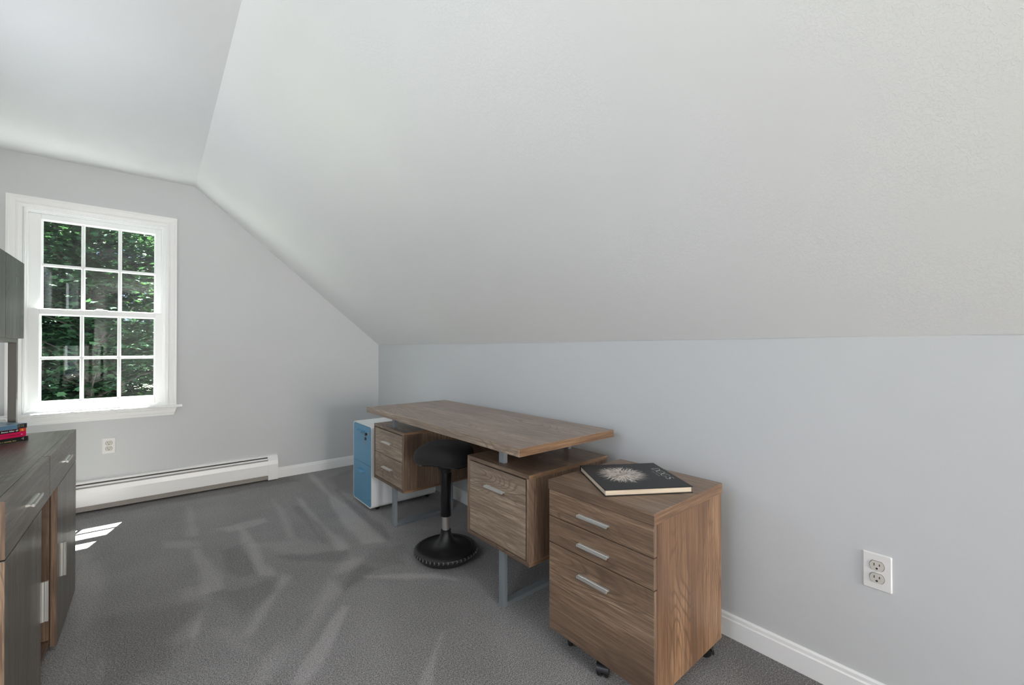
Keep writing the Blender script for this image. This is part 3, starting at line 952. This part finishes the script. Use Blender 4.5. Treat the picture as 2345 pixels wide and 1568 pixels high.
# ------------------------------------------------------------------ blue and white file cabinet
FX, FY0, FY1, FZ0, FZ1, FD = 1.157, 2.893, 3.245, .022, .600, .507
fc = thing('file_cabinet', 'slim white file cabinet with two blue drawers beyond the desk', 'cabinet', (0, 0, 0))
fy, fz = (FY0 + FY1) / 2, (FZ0 + FZ1) / 2
W_, H_ = FY1 - FY0, FZ1 - FZ0
outr = rrect(W_, H_, .030, 8, fy, fz); innr = rrect(W_ - .016, H_ - .016, .024, 8, fy, fz)
bm = bmesh.new()
of = [bm.verts.new((FX, p[0], p[1])) for p in outr]; ob = [bm.verts.new((FX + FD, p[0], p[1])) for p in outr]
inf = [bm.verts.new((FX, p[0], p[1])) for p in innr]; inb = [bm.verts.new((FX + .02, p[0], p[1])) for p in innr]
n = len(outr)
for k in range(n):
    l = (k + 1) % n
    bm.faces.new((of[k], of[l], ob[l], ob[k])); bm.faces.new((of[k], inf[k], inf[l], of[l])); bm.faces.new((inf[k], inb[k], inb[l], inf[l]))
bm.faces.new(ob); bm.faces.new(inb)
bm_to('body', bm, M_WHT, fc, smooth=True)
seam = .3155
def clip_rr(z0, z1):
    pts = [(p[0], min(max(p[1], z0), z1)) for p in rrect(W_ - .020, H_ - .020, .022, 8, fy, fz)]
    out = []
    for p in pts:
        if not out or (abs(p[0] - out[-1][0]) + abs(p[1] - out[-1][1])) > 1e-5: out.append(p)
    return out
for nm, z0, z1, hz in (('upper', seam + .0015, 9, .549), ('lower', -9, seam - .0015, .262)):
    bm = bmesh.new()
    prism(bm, clip_rr(z0, z1), 0, FX - .001, FX + .016)
    d = bm_to('drawer', bm, M_BLUE, fc, label='blue %s drawer' % nm)
    bm = bmesh.new()
    ya, yb, zt_ = fy - .052 + .0, fy + .052, hz
    tube(bm, [(FX, yb, zt_), (FX - .020, yb - .002, zt_ + .001), (FX - .026, yb - .008, zt_), (FX - .026, ya + .008, zt_), (FX - .020, ya + .002, zt_ + .001), (FX, ya, zt_)], .0042, 8)
    add_box(bm, FX - .028, FX - .003, ya + .004, yb - .004, zt_ - .0015, zt_ + .0015)
    bm_to('handle', bm, M_BLUE, d, smooth=True, label='blue loop handle')
bm = bmesh.new()
ly_, lz_ = FY0 + .040, .545
def disc(bm, cx, cy, cz, r, ax0, ax1, n=20):
    prism(bm, [(cy + r * math.cos(q), cz + r * math.sin(q)) for q in np.linspace(0, 2 * PI, n, endpoint=False)], 0, ax0, ax1)
disc(bm, 0, ly_, lz_, .0095, FX - .006, FX)
lk = bm_to('lock', bm, M_CHROME, fc, label='chrome lock')
kt = thing('key_ring', 'pair of black-headed keys hanging from the file cabinet lock', 'keys', (FX - .008, ly_, lz_))
bm = bmesh.new()
disc(bm, 0, 0, 0, .0105, -.022, -.014); add_box(bm, -.014, .002, -.0025, .0025, -.001, .001)
bm_to('key', bm, M_BLKG, kt, label='black-headed key in the lock')
bm = bmesh.new()
disc(bm, 0, .004, -.032, .0115, -.022, -.017)
bm_to('key', bm, M_BLKG, kt, label='hanging black-headed key')
bm = bmesh.new()
add_box(bm, -.020, -.0185, .0015, .0065, -.072, -.040)
tube(bm, [(-.0185, .004 + .008 * math.cos(q), -.016 + .011 * math.sin(q)) for q in np.linspace(0, 2 * PI, 18, endpoint=False)], .0008, 5, True)
bm_to('key_blade', bm, M_CHROME, kt, label='steel key blade and ring')
for (x, y) in ((FX + .06, FY0 + .05), (FX + .06, FY1 - .05), (FX + FD - .05, FY0 + .05), (FX + FD - .05, FY1 - .05)):
    bm = bmesh.new()
    prism(bm, [(x + .012 * math.cos(q), .0115 + .0115 * math.sin(q)) for q in np.linspace(0, 2 * PI, 16, endpoint=False)], 1, y - .014, y + .014)
    add_box(bm, x - .018, x + .018, y - .018, y + .018, .0195, FZ0 + .0005)
    bm_to('caster', bm, M_CAST, fc, label='small black caster')
bm = bmesh.new()
add_box(bm, FX - .0013, FX - .0009, FY0 + .028, FY0 + .058, .075, .0765)
bm_to('emblem', bm, M_DARK, fc, label='tiny maker mark')

# ------------------------------------------------------------------ wobble stool
SX, SY = 1.22, 2.01
st = thing('wobble_stool', 'black wobble stool with padded saddle seat tucked at the desk', 'stool', (SX, SY, 0))
bm = bmesh.new()
prof = [(0, .0), (.10, .0005), (.122, .003), (.140, .012), (.154, .026), (.163, .040), (.169, .046), (.170, .052), (.168, .060), (.160, .066), (.150, .070),
        (.143, .0705), (.140, .067), (.120, .070), (.095, .074), (.070, .082), (.050, .096), (.037, .116), (.029, .138), (.0265, .152), (.0265, .158), (.0245, .159), (.0, .159)]
lathe(bm, prof, n=96)
base = bm_to('base', bm, M_BLK, st, smooth=True, label='round black rocking base')
bm = bmesh.new()
# arrow-shaped tread lugs round the rim, all on the one ring
for k in range(46):
    a = 2 * PI * k / 46
    da = .030
    def P(r, an, z): return bm.verts.new((r * math.cos(an), r * math.sin(an), z))
    z0, z1 = .0465, .0595
    r0, r1 = .1712, .1725
    pts = [(a - da, z0, .1705), (a + da * .2, z0, .1705), (a + da * .9, (z0 + z1) / 2, .1730), (a + da * .2, z1, .1690), (a - da, z1, .1690), (a - da * .2, (z0 + z1) / 2, .1730)]
    top = [P(r + .0016, q, z) for q, z, r in pts]; bot = [P(r - .003, q, z) for q, z, r in pts]
    bm.faces.new(top); bm.faces.new(list(reversed(bot)))
    for i in range(6):
        j = (i + 1) % 6
        bm.faces.new((top[i], bot[i], bot[j], top[j]))
o = bm_to('tread_ring', bm, plain('rubber_grey_sheen', (.11, .11, .105), .35), base, label='ring of arrow-shaped rubber treads')
o['kind'] = 'stuff'
bm = bmesh.new(); lathe(bm, [(.0205, .150), (.0205, .236)], n=40)
bm_to('gas_lift', bm, M_SIL, st, smooth=True, label='bare steel tube')
bm = bmesh.new(); lathe(bm, [(.020, .2325), (.0275, .2325), (.0285, .236), (.0298, .470), (.0298, .474)], n=48)
bm_to('column', bm, M_BLKG, st, smooth=True, label='black outer tube')
bm = bmesh.new(); lathe(bm, [(.0290, .470), (.0300, .470), (.034, .482), (.046, .500), (.060, .508), (.062, .515), (.0, .515)], n=48)
bm_to('collar', bm, M_BLK, st, smooth=True)
# saddle cushion: rounded triangular plan, crowned, with raised lobes
def seat_pt(t, q):
    """t angle, q 0..1 from bottom rim up over the crown"""
    lob = 1 + .07 * math.cos(3 * (t - 2.6)) + .03 * math.cos(2 * (t - 2.6))
    R = .158 * lob
    # profile: under edge, side bulge, crown
    if q < .35:
        s = q / .35
        r = R * (.86 + .14 * math.sin(s * PI / 2)); z = .0 + .038 * (1 - math.cos(s * PI / 2))
    else:
        s = (q - .35) / .65
        r = R * math.cos(s * PI / 2) ** .72 if s < 1 else 0
        z = .038 + .068 * math.sin(s * PI / 2) ** 1.0
    droop = .007 * math.cos(3 * (t - 2.6)) * (r / R) ** 2
    return r, z - droop
bm = bmesh.new()
NT_, NQ = 84, 26
zb_ = .530
rings = []
for iq in range(NQ):
    q = iq / (NQ - 1)
    if iq == NQ - 1:
        rings.append([bm.verts.new((0, 0, zb_ + .106))]); continue
    rg = []
    for k in range(NT_):
        t_ = 2 * PI * k / NT_
        r, z = seat_pt(t_, q)
        rg.append(bm.verts.new((r * math.cos(t_), r * math.sin(t_), zb_ + z)))
    rings.append(rg)
for A, B in zip(rings, rings[1:]):
    for k in range(NT_):
        l = (k + 1) % NT_
        if len(B) == 1: bm.faces.new((A[k], A[l], B[0]))
        else: bm.faces.new((A[k], A[l], B[l], B[k]))
bm.faces.new(list(reversed(rings[0])))
seat = bm_to('seat', bm, M_FAB, st, smooth=True, label='black fabric saddle cushion')
bm = bmesh.new()
rings = []
for (sc, dz_) in ((.86, .004), (.90, .0), (.90, -.006), (.80, -.012), (.5, -.018), (.35, -.022)):
    rg = []
    for k in range(NT_):
        t_ = 2 * PI * k / NT_
        r, z = seat_pt(t_, 0.3)
        rg.append(bm.verts.new((r * sc * math.cos(t_), r * sc * math.sin(t_), zb_ + (z - .026) * min(1, sc * 1.1) + dz_)))
    rings.append(rg)
for A, B in zip(rings, rings[1:]):
    for k in range(NT_):
        l = (k + 1) % NT_
        bm.faces.new((A[k], A[l], B[l], B[k]))
bm.faces.new(rings[-1])
bm_to('seat_shell', bm, M_BLKG, st, smooth=True, label='glossy black seat shell')

# ------------------------------------------------------------------ credenza
KX, KY0, KY1, KH, KD = -.283, 1.620, 2.852, .766, .555
cr = thing('credenza', 'grey-brown wood credenza at the left with two drawers and doors', 'credenza', (0, 0, 0))
XB = KX - KD
box('credenza_top', XB, KX - .0195, KY0 - .0, KY1, KH - .022, KH, wood('cool_sheen_credenza_wood', 1, (.60, .80, .92), .33, 8.0), cr, .0008)  # cool window sheen tinted into the top
t = .018
bm = bmesh.new()
add_box(bm, XB, KX - .0195, KY0, KY0 + t, .012, KH - .022, .0006)
add_box(bm, XB, KX - .0195, KY1 - t, KY1, .012, KH - .022, .0006)
add_box(bm, XB, KX - .0195, 2.343, 2.343 + t, .05, .618, .0006)
add_box(bm, XB, KX - .0195, 2.045, 2.045 + t, .05, .618, .0006)
add_box(bm, XB, XB + .006, KY0 + t, KY1 - t, .03, KH - .022)
bm_to('carcass', bm, WZ, cr)
bm = bmesh.new()
add_box(bm, XB + .006, KX - .0195, KY0 + t, KY1 - t, .030, .048)
add_box(bm, XB + .006, KX - .0195, KY0 + t, KY1 - t, .602, .618)
bm_to('bottom_board', bm, WY, cr)
box('shelf', XB + .01, KX - .12, 2.064, 2.342, .330, .346, WY, cr)
for (a, b, hy) in ((KY0, 2.196, 1.896), (2.2035, KY1, 2.520)):
    d = band(box('drawer', KX - .0185, KX, a, b, .6205, KH, GY, cr, .0008), 1, WZ)
    handle(d, (KX, hy, .692), (0, 0, 0))
for (a, b, hy) in ((KY0, 2.062, 2.050), (2.360, KY1, 2.420)):
    d = band(box('door', KX - .0185, KX, a, b, .014, .6165, GZ, cr, .0008), 1, WZ)
    handle(d, (KX, hy, .318), (PI / 2, 0, 0), H130)

# hutch standing on the credenza
hu = thing('hutch', 'wood hutch cabinet with cool sheen tinted in, on dark metal posts above the credenza', 'hutch', (0, 0, 0))
hx, hz0, hz1, hy0, hy1 = -.448, 1.190, 1.5245, 1.630, 2.850
M_HD = wood('cool_sheen_hutch_wood', 2, (.40, .66, .84), .42, 4.0)  # bluish tint carries the window reflection on the doors
HB = XL + .03
bm = bmesh.new()
add_box(bm, HB, hx - .019, hy0, hy0 + .016, hz0 + .012, hz1, .0006)
add_box(bm, HB, hx - .019, hy1 - .016, hy1, hz0 + .012, hz1, .0006)
add_box(bm, HB, hx - .019, hy0 + .016, hy1 - .016, hz0 + .012, hz0 + .028)
add_box(bm, HB, hx - .019, hy0 + .016, hy1 - .016, hz1 - .016, hz1)
add_box(bm, HB, HB + .006, hy0 + .016, hy1 - .016, hz0 + .028, hz1 - .016)
bm_to('hutch_case', bm, GZ, hu)
ds = (hy1 - hy0) / 4
for k in range(4):
    box('door', hx - .018, hx, hy0 + k * ds + .0015, hy0 + (k + 1) * ds - .0015, hz0, hz1, M_HD, hu, .0008)
box('front_rail', -.486, -.462, hy0 + .02, 2.832, 1.172, hz0 + .0115, M_POST, hu, .001, label='dark metal rail under the hutch')
for yy in (2.800, hy0 + .02):
    for xx in (-.486, HB + .02):
        box('post', xx, xx + .024, yy, yy + .032, KH, 1.172, M_POST, hu, .001, label='dark metal post')
box('side_rail', HB + .044, -.486, 2.804, 2.828, 1.172, hz0 + .0115, M_POST, hu, .001, label='dark metal side rail')

# ------------------------------------------------------------------ books on the credenza
def rgb(r, g, b):
    f = lambda c: ((c / 255 + .055) / 1.055) ** 2.4 if c > 10 else c / 3294
    return (f(r), f(g), f(b))
ang = math.atan2(.055, .066)
M_TXT_W = plain('print_white', (.75, .75, .72), .5)
M_TXT_Y = plain('print_yellow', (.70, .55, .18), .5)
M_TXT_K = plain('print_black', (.03, .01, .015), .5)
M_PAPER = plain('paperback_pages', (.72, .68, .60), .8, noise=.08, nscale=300)
def paperback(label, right, z, h, length, depth, dang, cover, extra):
    """right = world xy of the lower right spine corner; spine faces local -y, x runs left to right"""
    a = ang + dang
    t_ = thing('book', label, 'book', (right[0], right[1], z), a, 'paperbacks stacked on the credenza')
    mc = plain('cover_' + str(random.random())[2:7], cover, .32)
    bm = bmesh.new()
    prism(bm, [(0, 0), (0, h), (depth, h), (depth, h - .0009), (.0012, h - .0009), (.0012, .0009), (depth, .0009), (depth, 0)], 0, -length, 0)
    bm_to('cover', bm, mc, t_)
    box('pages', -length + .001, -.001, .0014, depth - .001, .001, h - .001, M_PAPER, t_, label='white page block')
    for e in extra:
        if e[0] == 'patch':
            _, x0, x1, z0, z1, col = e
            box('spine_patch', x0, x1, -.0006, .0002, z0 * h, z1 * h, plain('patch_' + str(random.random())[2:7], col, .35), t_, label='coloured spine panel')
        else:
            _, body, x0, w, zc, sz, m, sh, bo = e
            mt = Matrix.Translation((x0, -.0009, zc * h)) @ Matrix.Rotation(PI / 2, 4, 'X')
            text_mesh('spine_text', body, sz, m, t_, mt, sh, fit=w, bold=bo)
    return t_
KZT = KH
R0 = Vector((-.402, 2.646))
du = Vector((math.cos(ang), math.sin(ang)))
paperback('black paperback with small yellow lettering, lowest of the stack on the credenza', R0, KZT, .0180, .215, .135, 0, (.012, .013, .014),
          [('text', 'NCY Y. ROWEL, PhD', -.096, .057, .20, .0050, M_TXT_Y, .2, .00008), ('patch', -.0175, -.0145, .25, .8, (.25, .26, .26)), ('patch', -.022, -.016, .50, .60, (.5, .5, .5)), ('patch', -.0035, -.0005, .02, .98, (.03, .03, .035))])
paperback('magenta paperback with black lettering, second from the bottom of the stack', R0 - du * .007, KZT + .0184, .0205, .210, .132, .02, (.55, .005, .075),
          [('text', 'NCY Y. ROWEL, PhD', -.084, .067, .44, .0052, M_TXT_K, .2, .00008), ('patch', -.017, -.012, .42, .55, (.75, .4, .5))])
paperback('thin paperback with bones After 40 in white on black and an orange end', R0 - du * .007, KZT + .0393, .0128, .210, .130, -.015, (.50, .02, .03),
          [('patch', -.21, -.0215, .0, .96, (.008, .008, .009)), ('patch', -.0205, -.0015, .06, .9, (.62, .07, .01)), ('text', 'bones After 40', -.0765, .052, .28, .0085, M_TXT_W, .35, .00015), ('text', 'Q', -.0155, .006, .3, .0085, M_TXT_Y, 0, .0003)])
paperback('blue paperback with a dark end, topmost of the stack on the credenza', R0 - du * .0045, KZT + .0525, .0185, .212, .134, .01, (.10, .20, .30),
          [('patch', -.0295, -.001, .02, .98, (.028, .030, .030)), ('patch', -.0285, -.022, .25, .9, (.42, .38, .28)), ('patch', -.0195, -.0175, .3, .85, (.35, .34, .28)), ('patch', -.0150, -.010, .3, .85, (.35, .34, .30)),
           ('patch', -.100, -.088, .05, .75, (.02, .08, .14)), ('patch', -.21, -.0295, .93, 1.0, (.35, .5, .6))])

# ------------------------------------------------------------------ outside
def leaf_mat(name, a, b):
    g = NT(name)
    geo = g('ShaderNodeNewGeometry')
    col = g.ramp(geo.outputs['Random Per Island'], [(0, a), (1, b)])
    g.l(col, g.b.inputs['Base Color'])
    g.b.inputs['Roughness'].default_value = .65
    g.b.inputs['Specular IOR Level'].default_value = .06
    tr = g('ShaderNodeBsdfTranslucent')
    g.l(g.mix(1.0, col, (1.15, 1.3, .6), 'MULTIPLY'), tr.inputs[0])
    mx = g('ShaderNodeMixShader'); mx.inputs[0].default_value = .22
    g.l(g.b.outputs[0], mx.inputs[1]); g.l(tr.outputs[0], mx.inputs[2])
    g.l(mx.outputs[0], g.out.inputs['Surface'])
    return g.m
M_LEAF = [leaf_mat('maple_leaf', (.024, .060, .036), (.046, .104, .050)), leaf_mat('shade_leaf', (.022, .048, .038), (.038, .080, .056))]
M_BARK = plain('bark', (.055, .045, .038), .9, noise=.4, nscale=30, bump=.6)
M_GRASS = plain('lawn', (.10, .118, .07), .95, noise=.35, nscale=14, bump=.8)
leaf2d = [(0, -.5), (.16, -.42), (.42, -.34), (.30, -.08), (.56, .14), (.24, .16), (.16, .30), (0, .62), (-.16, .30), (-.24, .16), (-.56, .14), (-.30, -.08), (-.42, -.34), (-.16, -.42)]
def leaves_mesh(name, centers, size, mat):
    """each leaf a lobed maple shape folded at its midrib; flat sprays"""
    n = len(centers)
    L2 = np.array([(0, .05)] + leaf2d)
    m = len(L2)
    yawa = rng.uniform(0, 2 * PI, n); tilt = rng.normal(0, .26, n); roll = rng.normal(.12, .26, n)
    sc = size * rng.uniform(.65, 1.25, n)
    X = L2[:, 0][None, :] * sc[:, None]; Y = L2[:, 1][None, :] * sc[:, None]; Z = -np.abs(X) * .25
    c, s = np.cos(tilt)[:, None], np.sin(tilt)[:, None]; Y, Z = Y * c - Z * s, Y * s + Z * c
    c, s = np.cos(roll)[:, None], np.sin(roll)[:, None]; X, Z = X * c + Z * s, -X * s + Z * c
    c, s = np.cos(yawa)[:, None], np.sin(yawa)[:, None]; X, Y = X * c - Y * s, X * s + Y * c
    V = np.stack([X, Y, Z], 2) + centers[:, None, :]
    tri = np.array([(0, i, i % (m - 1) + 1) for i in range(1, m)])
    Fc = (tri[None] + (np.arange(n) * m)[:, None, None]).reshape(-1, 3)
    me = bpy.data.meshes.new(name)
    V = V.reshape(-1, 3)
    me.vertices.add(len(V)); me.vertices.foreach_set('co', V.ravel())
    me.loops.add(Fc.size); me.loops.foreach_set('vertex_index', Fc.ravel())
    me.polygons.add(len(Fc)); me.polygons.foreach_set('loop_start', np.arange(0, Fc.size, 3))
    me.update(calc_edges=True)
    me.materials.append(mat)
    return me

def make_tree_meshes(seed, nb, per, R, z0, z1, size, mat):
    r = np.random.default_rng(seed)
    cs = []
    limbs = []
    for k in range(nb):
        a = r.uniform(0, 2 * PI); zz = r.uniform(z0, z1)
        f = (zz - z0) / (z1 - z0)
        rad = R * (.55 + .45 * math.sin(PI * min(1, .25 + f * .75)))
        ln = rad * r.uniform(.55, 1.0)
        tip = np.array((ln * math.cos(a), ln * math.sin(a), zz + r.uniform(-.1, .5)))
        limbs.append((np.array((0, 0, zz - .5)), tip))
        # flat layered spray round the outer part of the limb
        for q in range(3):
            c0 = np.array((0, 0, zz - .3)) * (1 - (.45 + .25 * q)) + tip * (.45 + .25 * q)
            c0 = c0 + r.normal(0, .12, 3)
            pts = r.normal(0, 1, (per, 3)) * np.array((.42, .42, .055))
            pts[:, 2] -= .10 * (pts[:, 0] ** 2 + pts[:, 1] ** 2)
            cs.append(pts + c0)
    return np.concatenate(cs), limbs
def build_tree(name, label, seed, loc, nb, per, R, z0, z1, size, mi, trunk_r, group=None):
    t_ = thing(name, label, 'tree', loc, 0, group)
    cs, limbs = make_tree_meshes(seed, nb, per, R, z0, z1, size, M_LEAF[mi])
    link('foliage', leaves_mesh('foliage', cs, size, M_LEAF[mi]), None, t_)
    bm = bmesh.new()
    tube(bm, [(0, 0, 0), (.05, .03, z1 * .3), (-.04, .06, z1 * .6), (0, 0, z1)], [trunk_r * 1.25, trunk_r, trunk_r * .7, trunk_r * .25], 12)
    bm_to('trunk', bm, M_BARK, t_, smooth=True)
    bm = bmesh.new()
    for a, b in limbs[::2]:
        m_ = (a + b) / 2 + np.array((0, 0, .12))
        tube(bm, [a, m_, b], [trunk_r * .22, trunk_r * .13, trunk_r * .05], 5)
    bm_to('branches', bm, M_BARK, t_)
    return t_
GZ0 = -3.0
box('lawn', -60, 60, YW + T + .4, 120, GZ0 - .2, GZ0, M_GRASS)
struct(bpy.data.objects['lawn'], 'sunny lawn below the window')
box('bounce_slab', -9, 9, YW + T + .01, YW + 4.6, GZ0 - .1, GZ0 + .02, plain('pale_bounce_slab', (.50, .505, .53), .9, noise=.12, nscale=6))  # unseen pale slab added to bounce sun up to the ceiling
struct(bpy.data.objects['bounce_slab'], 'pale slab added below the window to bounce sun upward')
build_tree('maple_tree', 'nearest maple tree outside the window, its sprays across the middle panes', 3, (-.9, 10.6, GZ0), 110, 48, 2.1, 1.6, 6.6, .105, 0, .10)
build_tree('maple_tree', 'tall maple tree to the right behind the nearest one', 9, (2.6, 13.2, GZ0), 130, 44, 2.3, 1.2, 8.6, .12, 0, .13)
build_tree('maple_tree', 'tall maple tree to the left behind the nearest one', 17, (-4.2, 13.4, GZ0), 130, 44, 2.3, 1.0, 8.6, .12, 1, .13)
WL = ['dark woodland tree straight behind the nearest maple', 'dark woodland tree behind the left maple', 'dark woodland tree behind the right maple', 'dark woodland tree at the far left edge of the wood',
      'dark woodland tree in the last row left of centre', 'dark woodland tree in the last row right of centre', 'dark woodland tree in the last row at the far right']
proto = build_tree('woodland_tree', WL[0], 23, (-1.0, 15.6, GZ0), 300, 34, 2.3, .6, 14.5, .16, 1, .16, 'woodland trees behind the maples')
for n_, (x, y, rz, s) in enumerate(((-6.2, 18.4, 1.1, 1.0), (4.6, 18.0, 2.0, 1.0), (-10.5, 20.0, 5.0, 1.0), (-3.2, 21.4, 3.0, 1.25), (1.6, 20.6, .6, 1.2), (8.4, 21.8, 4.0, 1.25))):
    c = proto.copy(); COL.objects.link(c)
    c.location = (x, y, GZ0); c.rotation_euler = (0, 0, rz); c.scale = (s, s, s); c['label'] = WL[n_ + 1]
    for ch in proto.children:
        d = ch.copy(); COL.objects.link(d); d.parent = c
SL = ['broad dark shrub at the back of the wood, left of centre', 'broad dark shrub at the back of the wood, right of centre', 'broad dark shrub at the far left back of the wood', 'broad dark shrub at the far right back of the wood']
shr = build_tree('woodland_shrub', SL[0], 31, (-2.6, 28.0, GZ0), 130, 40, 2.8, .5, 6.5, .22, 1, .10, 'shrubs at the back of the wood')
shr['category'] = 'shrub'
for n_, (x, y, rz) in enumerate(((3.4, 28.2, 1.3), (-8.6, 28.4, 2.6), (9.4, 28.6, 4.1))):
    c = shr.copy(); COL.objects.link(c)
    c.location = (x, y, GZ0); c.rotation_euler = (0, 0, rz); c.scale = (1.15, 1.15, 1.15); c['label'] = SL[n_ + 1]
    for ch in shr.children:
        d = ch.copy(); COL.objects.link(d); d.parent = c
# roof eave above the window outside
struct(box('roof_eave', XL - .6, XW + .5, YW + T, YW + T + .42, 2.62, 2.70, M_TRIM), 'white roof eave outside')
